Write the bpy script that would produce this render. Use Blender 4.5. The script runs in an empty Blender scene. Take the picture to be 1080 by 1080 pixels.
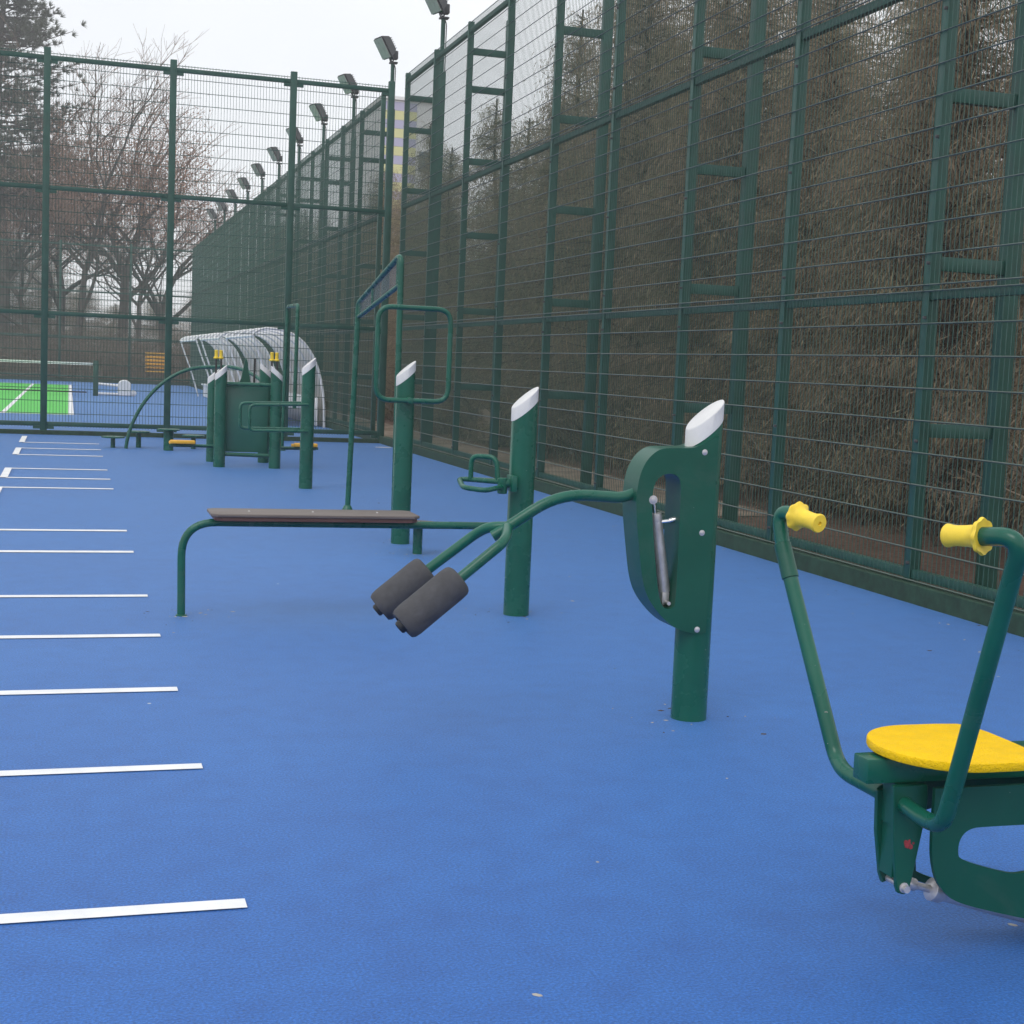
import bpy, bmesh, math, random
from mathutils import Vector, Matrix

scene = bpy.context.scene
col = scene.collection
rnd = random.Random(11)
V = Vector

# ------------------------------------------------------------------ helpers
class MB:
    """collects shapes, builds ONE mesh object"""
    def __init__(s):
        s.v = []; s.f = []
    def add(s, vs, fs):
        b = len(s.v); s.v += [tuple(p) for p in vs]; s.f += [tuple(i + b for i in f) for f in fs]
        return s
    def box(s, x0, x1, y0, y1, z0, z1, bev=0.0):
        if bev <= 0:
            return s.add([(x0,y0,z0),(x1,y0,z0),(x1,y1,z0),(x0,y1,z0),(x0,y0,z1),(x1,y0,z1),(x1,y1,z1),(x0,y1,z1)],
                         [(0,3,2,1),(4,5,6,7),(0,1,5,4),(1,2,6,5),(2,3,7,6),(3,0,4,7)])
        bm = bmesh.new()
        bmesh.ops.create_cube(bm, size=1.0)
        bmesh.ops.transform(bm, matrix=Matrix.Translation(((x0+x1)/2,(y0+y1)/2,(z0+z1)/2)) @ Matrix.Diagonal((x1-x0,y1-y0,z1-z0,1)), verts=bm.verts)
        bmesh.ops.bevel(bm, geom=list(bm.edges), offset=bev, segments=2, affect='EDGES', profile=0.5)
        return s.bm(bm)
    def bm(s, bm, M=None):
        bm.verts.index_update()
        vs = [(M @ v.co if M else v.co) for v in bm.verts]
        fs = [[v.index for v in f.verts] for f in bm.faces]
        bm.free()
        return s.add(vs, fs)
    def tube(s, pts, r, seg=12, caps=True, r1=None):
        pts = [V(p) for p in pts]; n = len(pts)
        t = [(pts[min(i+1,n-1)] - pts[max(i-1,0)]).normalized() for i in range(n)]
        a = V((0,0,1)) if abs(t[0].z) < .9 else V((1,0,0))
        u = (a - t[0]*a.dot(t[0])).normalized()
        vs = []; fs = []
        for i in range(n):
            u = (u - t[i]*u.dot(t[i])).normalized(); w = t[i].cross(u)
            rr = r if r1 is None else r + (r1-r)*i/(n-1)
            for k in range(seg):
                an = 2*math.pi*k/seg
                vs.append(pts[i] + u*(rr*math.cos(an)) + w*(rr*math.sin(an)))
        for i in range(n-1):
            for k in range(seg):
                k2 = (k+1) % seg
                fs.append((i*seg+k, i*seg+k2, (i+1)*seg+k2, (i+1)*seg+k))
        if caps:
            fs.append(tuple(reversed(range(seg)))); fs.append(tuple(range((n-1)*seg, n*seg)))
        return s.add(vs, fs)
    def lathe(s, p0, p1, prof, seg=24, lobes=None):
        """prof: list of (t along axis in metres, radius)"""
        p0 = V(p0); d = (V(p1)-p0).normalized()
        a = V((0,0,1)) if abs(d.z) < .9 else V((1,0,0))
        u = (a - d*a.dot(d)).normalized(); w = d.cross(u)
        vs = []; fs = []
        for j, pr in enumerate(prof):
            t, r = pr[0], pr[1]
            for k in range(seg):
                an = 2*math.pi*k/seg
                rr = r*(1 + (pr[2]*math.cos(8*an) if len(pr) > 2 else 0))
                vs.append(p0 + d*t + u*(rr*math.cos(an)) + w*(rr*math.sin(an)))
        m = len(prof)
        for i in range(m-1):
            for k in range(seg):
                k2 = (k+1) % seg
                fs.append((i*seg+k, i*seg+k2, (i+1)*seg+k2, (i+1)*seg+k))
        fs.append(tuple(reversed(range(seg)))); fs.append(tuple(range((m-1)*seg, m*seg)))
        return s.add(vs, fs)
    def prism_xz(s, poly, y0, y1, hole=None, bev=0.0):
        """outline in x,z extruded along y, optional hole"""
        bm = bmesh.new(); es = []
        for lp in [poly] + ([hole] if hole else []):
            vs = [bm.verts.new((x, y0, z)) for x, z in lp]
            for i in range(len(vs)): es.append(bm.edges.new((vs[i], vs[(i+1) % len(vs)])))
        bmesh.ops.triangle_fill(bm, edges=es, use_beauty=True, use_dissolve=False)
        fs = list(bm.faces)
        bmesh.ops.dissolve_limit(bm, angle_limit=0.001, verts=[], edges=[e for e in bm.edges if len(e.link_faces) == 2])
        r = bmesh.ops.extrude_face_region(bm, geom=list(bm.faces))
        bmesh.ops.translate(bm, vec=(0, y1-y0, 0), verts=[g for g in r['geom'] if isinstance(g, bmesh.types.BMVert)])
        bmesh.ops.recalc_face_normals(bm, faces=list(bm.faces))
        if bev:
            bm.edges.ensure_lookup_table()
            sh = [e for e in bm.edges if len(e.link_faces) == 2 and e.calc_face_angle() > 1.0]
            bmesh.ops.bevel(bm, geom=sh, offset=bev, segments=1, affect='EDGES')
        return s.bm(bm)
    def prism_xy(s, poly, z0, z1, bev=0.0):
        bm = bmesh.new()
        f = bm.faces.new([bm.verts.new((x, y, z0)) for x, y in poly])
        r = bmesh.ops.extrude_face_region(bm, geom=[f])
        bmesh.ops.translate(bm, vec=(0, 0, z1-z0), verts=[g for g in r['geom'] if isinstance(g, bmesh.types.BMVert)])
        bmesh.ops.recalc_face_normals(bm, faces=list(bm.faces))
        if bev:
            sh = [e for e in bm.edges if len(e.link_faces) == 2 and e.calc_face_angle() > 1.0]
            bmesh.ops.bevel(bm, geom=sh, offset=bev, segments=2, affect='EDGES', profile=.5)
        return s.bm(bm)
    def build(s, name, mat, parent=None, angle=40, origin=None):
        o0 = V((0,0,0))
        if parent is not None: o0 = ORG[parent]
        elif origin is not None: o0 = V(origin)
        me = bpy.data.meshes.new(name)
        me.from_pydata([(x-o0.x, y-o0.y, z-o0.z) for x, y, z in s.v], [], s.f)
        me.update()
        if angle:
            me.polygons.foreach_set('use_smooth', [True]*len(me.polygons))
            me.set_sharp_from_angle(angle=math.radians(angle))
        me.materials.append(mat)
        o = bpy.data.objects.new(name, me); col.objects.link(o)
        if parent is not None: o.parent = parent
        else: o.location = o0
        ORG[o] = o0
        return o
ORG = {}

def fillet(pts, rad, n=7):
    pts = [V(p) for p in pts]; out = [pts[0]]
    rads = rad if isinstance(rad, (list, tuple)) else [rad]*(len(pts)-2)
    for i in range(1, len(pts)-1):
        a, b, c = pts[i-1], pts[i], pts[i+1]; R = rads[i-1]
        d1 = (a-b); d2 = (c-b)
        t = min(R, d1.length*.49, d2.length*.49)
        p, q = b + d1.normalized()*t, b + d2.normalized()*t
        for k in range(n+1):
            u = k/n
            out.append(p*(1-u)**2 + b*(2*u*(1-u)) + q*u*u)
    out.append(pts[-1])
    return out

def closed_round(pts, rad, n=6):
    pts = [V(p) for p in pts]; out = []
    m = len(pts)
    for i in range(m):
        a, b, c = pts[i-1], pts[i], pts[(i+1) % m]
        p, q = b + (a-b).normalized()*rad, b + (c-b).normalized()*rad
        for k in range(n+1):
            u = k/n; out.append(p*(1-u)**2 + b*(2*u*(1-u)) + q*u*u)
    out.append(out[0])
    return out

def thing(name, label, cat, loc, group=None):
    o = bpy.data.objects.new(name, None); col.objects.link(o)
    o.empty_display_size = .2
    o.location = loc; ORG[o] = V(loc)
    return tag(o, label, cat, group)
def tag(o, label=None, cat=None, group=None, kind=None):
    if label: o['label'] = label
    if cat: o['category'] = cat
    if group: o['group'] = group
    if kind: o['kind'] = kind
    return o
def struct(o): o['kind'] = 'structure'; return o
def dup(root, loc, label=None, group=None, rotz=None, scale=None):
    def cp(o, par):
        c = o.copy(); col.objects.link(c)
        if par is not None: c.parent = par
        for ch in list(o.children): cp(ch, c)
        return c
    r = cp(root, None); r.location = loc
    if label: r['label'] = label
    if group: r['group'] = group
    if rotz is not None: r.rotation_euler = (0, 0, rotz)
    if scale is not None: r.scale = scale
    return r

# ------------------------------------------------------------------ materials
def newmat(name):
    m = bpy.data.materials.new(name); m.use_nodes = True
    nt = m.node_tree; b = nt.nodes['Principled BSDF']
    return m, nt, b
def noise(nt, scale, detail=3, rough=.55, coord='Object', dist=0):
    tc = nt.nodes.new('ShaderNodeTexCoord'); n = nt.nodes.new('ShaderNodeTexNoise')
    n.inputs['Scale'].default_value = scale; n.inputs['Detail'].default_value = detail
    n.inputs['Roughness'].default_value = rough; n.inputs['Distortion'].default_value = dist
    nt.links.new(tc.outputs[coord], n.inputs['Vector'])
    return n
def ramp(nt, src, stops):
    r = nt.nodes.new('ShaderNodeValToRGB'); e = r.color_ramp.elements
    while len(e) < len(stops): e.new(.5)
    for i, (p, c) in enumerate(stops):
        e[i].position = p; e[i].color = (*c, 1) if len(c) == 3 else c
    nt.links.new(src, r.inputs['Fac'])
    return r
def mixc(nt, fac, a, b, mode='MIX'):
    m = nt.nodes.new('ShaderNodeMix'); m.data_type = 'RGBA'; m.blend_type = mode
    if isinstance(fac, (int, float)): m.inputs['Factor'].default_value = fac
    else: nt.links.new(fac, m.inputs['Factor'])
    for sck, val in ((m.inputs['A'], a), (m.inputs['B'], b)):
        if isinstance(val, tuple): sck.default_value = (*val, 1) if len(val) == 3 else val
        else: nt.links.new(val, sck)
    return m.outputs['Result']
def bump(nt, b, h, strength, dist):
    bp = nt.nodes.new('ShaderNodeBump'); bp.inputs['Strength'].default_value = strength
    bp.inputs['Distance'].default_value = dist
    nt.links.new(h, bp.inputs['Height']); nt.links.new(bp.outputs['Normal'], b.inputs['Normal'])

def paint(name, c, rough=.38, var=.25, scale=9, bumpy=.04, metallic=0, spec=.5):
    m, nt, b = newmat(name)
    n = noise(nt, scale, 4, .6)
    lo = tuple(x*(1-var) for x in c); hi = tuple(min(1, x*(1+var)) for x in c)
    r = ramp(nt, n.outputs['Fac'], [(.3, lo), (.7, hi)])
    nt.links.new(r.outputs['Color'], b.inputs['Base Color'])
    rr = ramp(nt, n.outputs['Fac'], [(.3, (rough*.85,)*3), (.75, (min(1, rough*1.25),)*3)])
    nt.links.new(rr.outputs['Color'], b.inputs['Roughness'])
    b.inputs['Metallic'].default_value = metallic
    b.inputs['Specular IOR Level'].default_value = spec
    if bumpy:
        n2 = noise(nt, 220, 2, .5); bump(nt, b, n2.outputs['Fac'], bumpy, .003)
    return m

def rubber(name, base, spec=.5):
    """crumb rubber surface: granules, worn patches, pale dust specks"""
    m, nt, b = newmat(name)
    big = noise(nt, .55, 5, .6); fine = noise(nt, 130, 2, .7); mid = noise(nt, 7, 4, .65)
    d = tuple(x*.80 for x in base); l = tuple(min(1, x*1.2) for x in base)
    c0 = ramp(nt, fine.outputs['Fac'], [(.3, tuple(x*.56 for x in base)), (.5, base), (.72, tuple(min(1, x*1.5+.008) for x in base))]).outputs['Color']
    c1 = ramp(nt, big.outputs['Fac'], [(.3, (.88,.9,.93)), (.7, (1.12,1.1,1.06))]).outputs['Color']
    c2 = mixc(nt, 1.0, c0, c1, 'MULTIPLY')
    c3 = mixc(nt, 1.0, c2, ramp(nt, mid.outputs['Fac'], [(.32, (.84,.86,.90)), (.5, (1,1,1)), (.72, (1.12,1.11,1.08))]).outputs['Color'], 'MULTIPLY')
    tc = nt.nodes.new('ShaderNodeTexCoord')
    vo = nt.nodes.new('ShaderNodeTexVoronoi'); vo.inputs['Scale'].default_value = 2.6
    nt.links.new(tc.outputs['Object'], vo.inputs['Vector'])
    sp = ramp(nt, vo.outputs['Distance'], [(.0, (1,1,1)), (.018, (1,1,1)), (.026, (0,0,0))])
    rs = ramp(nt, vo.outputs['Color'], [(.42, (0,0,0)), (.44, (1,1,1))])
    fm = mixc(nt, 1.0, sp.outputs['Color'], rs.outputs['Color'], 'MULTIPLY')
    dn = ramp(nt, vo.outputs['Color'], [(.66, (.50,.52,.52)), (.68, (.02,.025,.04))])
    c4 = mixc(nt, fm, c3, dn.outputs['Color'])
    nt.links.new(c4, b.inputs['Base Color'])
    b.inputs['Roughness'].default_value = .58
    b.inputs['Sheen Weight'].default_value = .46; b.inputs['Sheen Roughness'].default_value = .35; b.inputs['Sheen Tint'].default_value = (.36,.66,1,1)
    b.inputs['Specular IOR Level'].default_value = spec
    bump(nt, b, fine.outputs['Fac'], .42, .004)
    return m

M = {}
def machine_paint(name, c, rough, spec):
    m = paint(name, c, rough, .14, 4, .05, spec=spec); nt = m.node_tree; b = nt.nodes['Principled BSDF']
    src = b.inputs['Base Color'].links[0].from_socket
    ch = noise(nt, 38, 3, .6); du = noise(nt, 2.2, 5, .7, dist=.8)
    k = ramp(nt, ch.outputs['Fac'], [(.735, (0,0,0)), (.75, (1,1,1))]).outputs['Color']
    d = ramp(nt, du.outputs['Fac'], [(.52, (0,0,0)), (.72, (.30,.30,.30))]).outputs['Color']
    c1 = mixc(nt, d, src, (.10, .135, .115))
    nt.links.new(mixc(nt, k, c1, (.16, .19, .17)), b.inputs['Base Color'])
    return m
M['rubber'] = rubber('blue_crumb_rubber', (.012, .097, .365))
M['court'] = rubber('blue_court_acrylic', (.020, .110, .365))
M['court_green'] = paint('green_court_acrylic', (.07, .50, .06), .6, .1, 2, 0)
def line_paint():
    m, nt, b = newmat('white_line_paint')
    f = noise(nt, 150, 3, .75); g = noise(nt, 4, 4, .7)
    w = ramp(nt, g.outputs['Fac'], [(.3, (.66,.68,.70)), (.65, (.84,.85,.86))]).outputs['Color']
    k = ramp(nt, f.outputs['Fac'], [(.66, (0,0,0)), (.74, (1,1,1))]).outputs['Color']
    nt.links.new(mixc(nt, k, w, (.12, .22, .45)), b.inputs['Base Color']); b.inputs['Roughness'].default_value = .6
    return m
M['white_line'] = line_paint()
M['green'] = machine_paint('green_machine_paint', (.0045, .096, .062), .27, .38)
M['green_dark'] = machine_paint('dark_green_plate_paint', (.004, .078, .050), .33, .35)
M['fence'] = paint('fence_green_coating', (.013, .071, .053), .42, .2, 6, 0, spec=.4)
M['panel_green'] = paint('green_panel_paint', (.012, .115, .080), .4, .14, 3, .05)
M['wire_highlight'] = paint('highlight_grey_green_wire', (.062, .092, .074), .4, .2, 8, 0)  # highlight on the horizontal wires, put into a paler, greyer base colour
M['wire'] = paint('mesh_green_coating', (.020, .082, .062), .45, .12, 6, 0)
M['white_cap'] = paint('white_plastic_cap', (.66, .66, .655), .45, .05, 14, .03)
M['yellow'] = paint('yellow_grip_rubber', (.86, .62, .045), .5, .07, 30, .06)
M['yellow_seat'] = paint('yellow_seat_plastic', (.90, .56, .0), .5, .05, 20, .0, spec=.2)
M['foam'] = paint('dark_grey_foam', (.070, .070, .075), .85, .2, 25, .35, spec=.3)
M['steel'] = paint('galvanised_steel', (.56, .54, .55), .38, .15, 30, .1, metallic=.55)
M['chrome'] = paint('polished_steel', (.75, .75, .75), .18, .1, 20, 0, metallic=1)
M['black'] = paint('black_plastic', (.012, .014, .016), .5, .2, 20, .05)
M['lamp_grey'] = paint('grey_cast_aluminium', (.07, .073, .077), .5, .15, 12, .05, metallic=.3)
M['lamp_glass'] = paint('lamp_front_glass', (.36, .36, .35), .2, .15, 14, 0)
M['pedal'] = paint('yellow_pedal_plastic', (.80, .42, .03), .5, .08, 20, .03)
M['shelter_white'] = paint('white_shelter_metal', (.74, .75, .76), .45, .06, 4, 0)
M['net_black'] = paint('black_net_cord', (.015, .016, .018), .8, .2, 10, 0)
M['concrete'] = paint('pale_concrete', (.36, .34, .31), .85, .2, 6, .2)
M['board_beige'] = paint('beige_sheet', (.30, .235, .175), .7, .1, 3, .1)
M['red_mark'] = paint('rusty_red_decal', (.30, .035, .04), .6, .5, 120, .1)
M['kerb'] = paint('green_rubber_kerb', (.026, .060, .042), .85, .35, 14, .3, spec=.2)

def seat_mat():
    m = M['yellow_seat']; nt = m.node_tree; b = nt.nodes['Principled BSDF']
    n = noise(nt, 80, 2, .6, dist=1.6); bump(nt, b, n.outputs['Fac'], .7, .008)
seat_mat()

def wood(name, a, c):
    m, nt, b = newmat(name)
    tc = nt.nodes.new('ShaderNodeTexCoord'); mp = nt.nodes.new('ShaderNodeMapping')
    mp.inputs['Scale'].default_value = (1.2, 30, 30)
    nt.links.new(tc.outputs['Object'], mp.inputs['Vector'])
    n = nt.nodes.new('ShaderNodeTexNoise'); n.inputs['Scale'].default_value = 3; n.inputs['Detail'].default_value = 5
    nt.links.new(mp.outputs['Vector'], n.inputs['Vector'])
    r = ramp(nt, n.outputs['Fac'], [(.3, a), (.7, c)])
    nt.links.new(r.outputs['Color'], b.inputs['Base Color'])
    b.inputs['Roughness'].default_value = .5
    bump(nt, b, n.outputs['Fac'], .15, .003)
    return m
M['plank_top'] = wood('weathered_grey_brown_board', (.10, .080, .073), (.165, .135, .12))
M['plank_low'] = wood('red_brown_board', (.105, .042, .032), (.165, .072, .055))

def clear_sheet(name, c, alpha, rough=.3):
    m, nt, b = newmat(name)
    b.inputs['Base Color'].default_value = (*c, 1); b.inputs['Roughness'].default_value = rough
    b.inputs['Alpha'].default_value = alpha
    n = noise(nt, 3, 4, .6)
    r = ramp(nt, n.outputs['Fac'], [(.3, tuple(x*.9 for x in c)), (.7, c)])
    nt.links.new(r.outputs['Color'], b.inputs['Base Color'])
    return m
m, nt, b = newmat('milky_polycarbonate')
tr_ = nt.nodes.new('ShaderNodeBsdfTranslucent'); tr_.inputs['Color'].default_value = (.95,.95,.95,1)
ms_ = nt.nodes.new('ShaderNodeMixShader'); ms_.inputs['Fac'].default_value = .82
n_ = noise(nt, 2.5, 4, .6); r_ = ramp(nt, n_.outputs['Fac'], [(.3, (.62,.63,.64)), (.7, (.78,.79,.80))])
nt.links.new(r_.outputs['Color'], b.inputs['Base Color']); b.inputs['Roughness'].default_value = .3
nt.links.new(b.outputs['BSDF'], ms_.inputs[1]); nt.links.new(tr_.outputs['BSDF'], ms_.inputs[2])
nt.links.new(ms_.outputs['Shader'], nt.nodes['Material Output'].inputs['Surface'])
M['polycarb'] = m
M['blue_sheet'] = clear_sheet('grey_blue_plastic_sheet', (.07, .10, .14), .28)

def ground_mat():
    m, nt, b = newmat('leaf_litter_soil')
    n = noise(nt, .35, 6, .65); f = noise(nt, 26, 4, .75)
    c0 = ramp(nt, n.outputs['Fac'], [(.35, (.10, .062, .046)), (.55, (.17, .112, .085)), (.72, (.25, .185, .14))]).outputs['Color']
    c1 = ramp(nt, f.outputs['Fac'], [(.3, (.45,.42,.4)), (.55, (1,1,1)), (.75, (1.7,1.5,1.3))]).outputs['Color']
    nt.links.new(mixc(nt, 1.0, c0, c1, 'MULTIPLY'), b.inputs['Base Color'])
    b.inputs['Roughness'].default_value = .95; b.inputs['Specular IOR Level'].default_value = .1
    bump(nt, b, f.outputs['Fac'], .8, .04)
    return m
M['soil'] = ground_mat()

def foliage(name, stops, scale, trans=.25):
    m, nt, b = newmat(name)
    n = noise(nt, scale, 4, .65)
    r = ramp(nt, n.outputs['Fac'], stops)
    g = nt.nodes.new('ShaderNodeNewGeometry')
    rr = ramp(nt, g.outputs['Random Per Island'], [(0, (.78,.78,.78)), (.75, (1.08,1.08,1.06)), (1, (1.5,1.45,1.35))])
    nt.links.new(mixc(nt, 1.0, r.outputs['Color'], rr.outputs['Color'], 'MULTIPLY'), b.inputs['Base Color'])
    b.inputs['Roughness'].default_value = .75; b.inputs['Specular IOR Level'].default_value = .15
    t = nt.nodes.new('ShaderNodeBsdfTranslucent'); nt.links.new(b.inputs['Base Color'].links[0].from_socket, t.inputs['Color'])
    x = nt.nodes.new('ShaderNodeMixShader'); x.inputs['Fac'].default_value = trans
    nt.links.new(b.outputs['BSDF'], x.inputs[1]); nt.links.new(t.outputs['BSDF'], x.inputs[2])
    nt.links.new(x.outputs['Shader'], nt.nodes['Material Output'].inputs['Surface'])
    return m
M['thuja'] = foliage('dry_conifer_foliage', [(.30, (.175,.168,.112)), (.45, (.285,.222,.158)), (.58, (.230,.212,.138)), (.74, (.385,.290,.195))], 1.1, .42)
M['pine'] = foliage('pine_needles', [(.3, (.065,.080,.055)), (.7, (.12,.135,.095))], .6)
M['twig'] = foliage('red_brown_twigs', [(.3, (.17,.105,.080)), (.7, (.30,.20,.155))], .4)
M['bark'] = paint('grey_brown_bark', (.085, .068, .056), .9, .4, 7, .5, spec=.1)
M['bark_far'] = paint('dark_bark', (.070, .055, .047), .9, .3, 3, 0, spec=.1)
M['bush'] = foliage('bare_brown_scrub', [(.3, (.12,.10,.08)), (.7, (.22,.18,.145))], .3)
M['wall_pale'] = paint('pale_render', (.80, .80, .80), .8, .06, .3, 0)
M['stripe_yellow'] = paint('pale_yellow_cladding', (.66, .64, .30), .7, .05, .5, 0)
M['stripe_lilac'] = paint('lilac_cladding', (.44, .42, .60), .7, .05, .5, 0)
M['glass'] = paint('window_glass', (.10, .12, .14), .1, .2, .6, 0)

# ------------------------------------------------------------------ setting
W = 5.345            # plane of the side fence posts
D = 25.385           # plane of the cross fence posts
o = MB().add([(-150,-150,-.05),(150,-150,-.05),(150,150,-.05),(-150,150,-.05)], [(0,1,2,3)]).build('ground', M['soil'], angle=0); struct(o)
o = MB().box(-9, 5.30, -4, 25.30, -.045, 0).build('sports_floor', M['rubber'], angle=0); struct(o)
o = MB().box(-16, 5.30, 25.46, 68.6, -.045, -.002).build('court_floor', M['court'], angle=0); struct(o)
o = MB().add([(-11,33.3,.002),(.06,33.3,.002),(.06,61.7,.002),(-11,61.7,.002)], [(0,1,2,3)]).build('court_paint', M['court_green'], angle=0); struct(o)
def sheet(name, x0, x1, y0, y1, z, mat=None):
    return struct(MB().add([(x0,y0,z),(x1,y0,z),(x1,y1,z),(x0,y1,z)], [(0,1,2,3)]).build(name, mat or M['white_line'], angle=0, origin=((x0+x1)/2,(y0+y1)/2,z)))
# tennis lines
sheet('court_line', .0, .12, 33.2, 61.8, .006)
sheet('court_line', -1.40, -1.30, 33.3, 61.7, .006)
sheet('court_line', -11, -.002, 33.16, 33.29, .006)
sheet('court_line', -11, -.002, 61.55, 61.7, .006)
# exercise floor lines
ml = [3.69, 5.0, 6.2, 7.42, 8.66, 10.6, 11.87, 15.52, 16.7, 18.0, 20.36, 21.69, 23.05]
for y in ml:
    wd = .032 if y < 6 else (.038 if y < 10 else .050)
    sheet('floor_marking', -.64, .456, y-wd, y+wd, .004)
for a, b in ((3.69,5.0),(6.2,7.42),(8.66,10.6),(11.87,15.52),(16.7,18.0),(20.36,21.69),(23.05,24.6)):
    sheet('floor_marking', -.70, -.62, a-.03, b+.03, .007)
# kerbs
struct(MB().box(5.255, 5.40, -4, 25.33, -.05, .125, .006).build('side_kerb', M['kerb'], angle=0))
struct(MB().box(5.26, 5.40, 25.46, 68.6, -.05, .11, .006).build('court_side_kerb', M['kerb'], angle=0))
struct(MB().box(-9, 5.40, 25.335, 25.455, -.05, .07, .006).build('cross_kerb', M['kerb'], angle=0))
struct(MB().box(-16, 5.40, 68.61, 68.75, -.05, .16, .006).build('end_kerb', M['kerb'], angle=0))
# trodden strip outside the fence
m, nt, b = newmat('pale_trodden_path')
n1 = noise(nt, 1.3, 6, .7); n2 = noise(nt, 40, 3, .7)
c = ramp(nt, n1.outputs['Fac'], [(.35, (.12,.085,.06)), (.5, (.24,.195,.15)), (.7, (.34,.29,.235))]).outputs['Color']
nt.links.new(mixc(nt, 1.0, c, ramp(nt, n2.outputs['Fac'], [(.3,(.6,.55,.5)),(.7,(1.25,1.2,1.15))]).outputs['Color'], 'MULTIPLY'), b.inputs['Base Color'])
b.inputs['Roughness'].default_value = .95
M['path'] = m
struct(MB().add([(5.95,14,-.04),(7.4,14,-.04),(7.3,60,-.04),(5.55,60,-.04)], [(0,1,2,3)]).build('path', M['path'], angle=0))

r_ = random.Random(77); g1 = MB(); g2 = MB()
posts_ = [(2.475,5.46),(2.484,7.945),(2.519,11.2),(2.512,16.0),(.6,8.0),(2.513,10.58),(2.73,3.1)]
for i in range(300):
    if i < 130: px, py = r_.choice(posts_); x, y = px + r_.gauss(0,.16), py + r_.gauss(0,.16)
    elif i < 240: x, y = 5.22 - abs(r_.gauss(0,.35)), r_.uniform(6, 25)
    else: x, y = r_.uniform(-1.5, 5.0), r_.uniform(2.5, 22)
    sz = r_.uniform(.003, .009) if r_.random() < .85 else r_.uniform(.010, .018); a0 = r_.random()*6.28; n = r_.choice((4,5,6)); el = r_.uniform(.4, 1)
    ring = [(x + sz*math.cos(a0)*math.cos(6.283*k/n) - sz*el*math.sin(a0)*math.sin(6.283*k/n), y + sz*math.sin(a0)*math.cos(6.283*k/n) + sz*el*math.cos(a0)*math.sin(6.283*k/n)) for k in range(n)]
    hh = r_.uniform(.001, .004); b_ = g1 if r_.random() < .6 else g2
    b_.add([(px_, py_, .0006) for px_, py_ in ring] + [(x, y, hh)], [(k, (k+1) % n, n) for k in range(n)])
tag(g1.build('pale_grit', M['concrete'], angle=0), 'pale grit and chips lying on the blue floor', kind='stuff')
tag(g2.build('leaf_crumbs', M['bark'], angle=0), 'dark leaf crumbs lying on the blue floor', kind='stuff')
sheet('floor_marking', 4.93, 5.2, 24.0, 24.12, .004)

# ------------------------------------------------------------------ fences
def panel_mesh(length, along):
    """three stacked welded mesh panels, one bay; along = 'x' or 'y'; origin at bay start, z=0"""
    mb = MB(); mb.hz = []
    def wire(p, q, r):
        p, q = V(p), V(q); d = (q-p).normalized()
        a = V((0,0,1)) if abs(d.z) < .5 else V((1,0,0)); u = a.cross(d).normalized(); w = d.cross(u)
        vs = []
        for e in (p, q):
            for su, sw in ((1,0),(0,1),(-1,0),(0,-1)): vs.append(e + u*su*r + w*sw*r)
        mb.add(vs, [(0,1,5,4),(1,2,6,5),(2,3,7,6),(3,0,4,7)])
    P = (lambda t, off, z: (t, off, z)) if along == 'x' else (lambda t, off, z: (off, t, z))
    for z0, z1 in ((.14, 2.02), (2.06, 4.06), (4.10, 6.17)):
        n = round((z1-z0)/.2)
        for i in range(n+1):
            z = z0 + (z1-z0)*i/n
            wire(P(.004, 0, z), P(length-.004, 0, z), .0055); mb.hz.append(len(mb.f))
        k = round(length/.05)
        for i in range(1, k):
            wire(P(length*i/k, .0062, z0-.02), P(length*i/k, .0072, z1+.02), .0030)
    return mb
def highlight_horizontals(o, mb):
    o.data.materials.append(M['wire_highlight'])
    for e in mb.hz:
        for j in range(e-4, e): o.data.polygons[j].material_index = 1
def post_mb(x, y, h, w=.04, d=.04):
    return MB().box(x-w, x+w, y-d, y+d, -.04, h, .004)
RAILZ = (.177, 1.995, 4.026, 6.09)

def side_fence(y0, n, label, first):
    """run of n two-metre bays along y from y0"""
    F = thing('mesh_fence', label, 'fence', (W, y0, 0))
    src = None; psrc = None; rsrc = {}
    for i in range(n+1):
        y = y0 + 2*i
        if psrc is None:
            psrc = post_mb(W, y, 6.22).build('post', M['fence'], F)
        else:
            c = psrc.copy(); col.objects.link(c); c.parent = F; c.location = (0, 2*i, 0)
    for i in range(n):
        if src is None:
            me = panel_mesh(2.0, 'y'); me.v = [(x+W-.052, y+y0, z) for x, y, z in me.v]
            src = me.build('mesh_panel', M['wire'], F, angle=0); highlight_horizontals(src, me)
            for z in RAILZ:
                rsrc[z] = MB().box(W-.03, W+.03, y0+.041, y0+1.959, z-.03, z+.03, .003).build('rail', M['fence'], F)
        else:
            for s in [src] + list(rsrc.values()):
                c = s.copy(); col.objects.link(c); c.parent = F; c.location = (0, 2*i, 0)
    if first:      # small clips that hold the mesh to the posts
        cs = None
        for i in range(n):
            for z in (.25, 1.05, 1.85, 2.2, 3.0, 3.8, 4.3, 5.1):
                if cs is None:
                    cs = MB().box(W-.064, W-.0405, y0-.034, y0-.018, -.010, .010, .003).build('clip', M['lamp_grey'], F); cs.location = (0, 0, z)
                else:
                    c = cs.copy(); col.objects.link(c); c.parent = F; c.location = (0, 2*i, z)
    return F
side_fence(4.38, 10, 'tall green mesh side fence close beside the blue exercise floor', True)
side_fence(26.38, 21, 'far green mesh fence running on along the tennis court behind the shelters', False)

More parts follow.
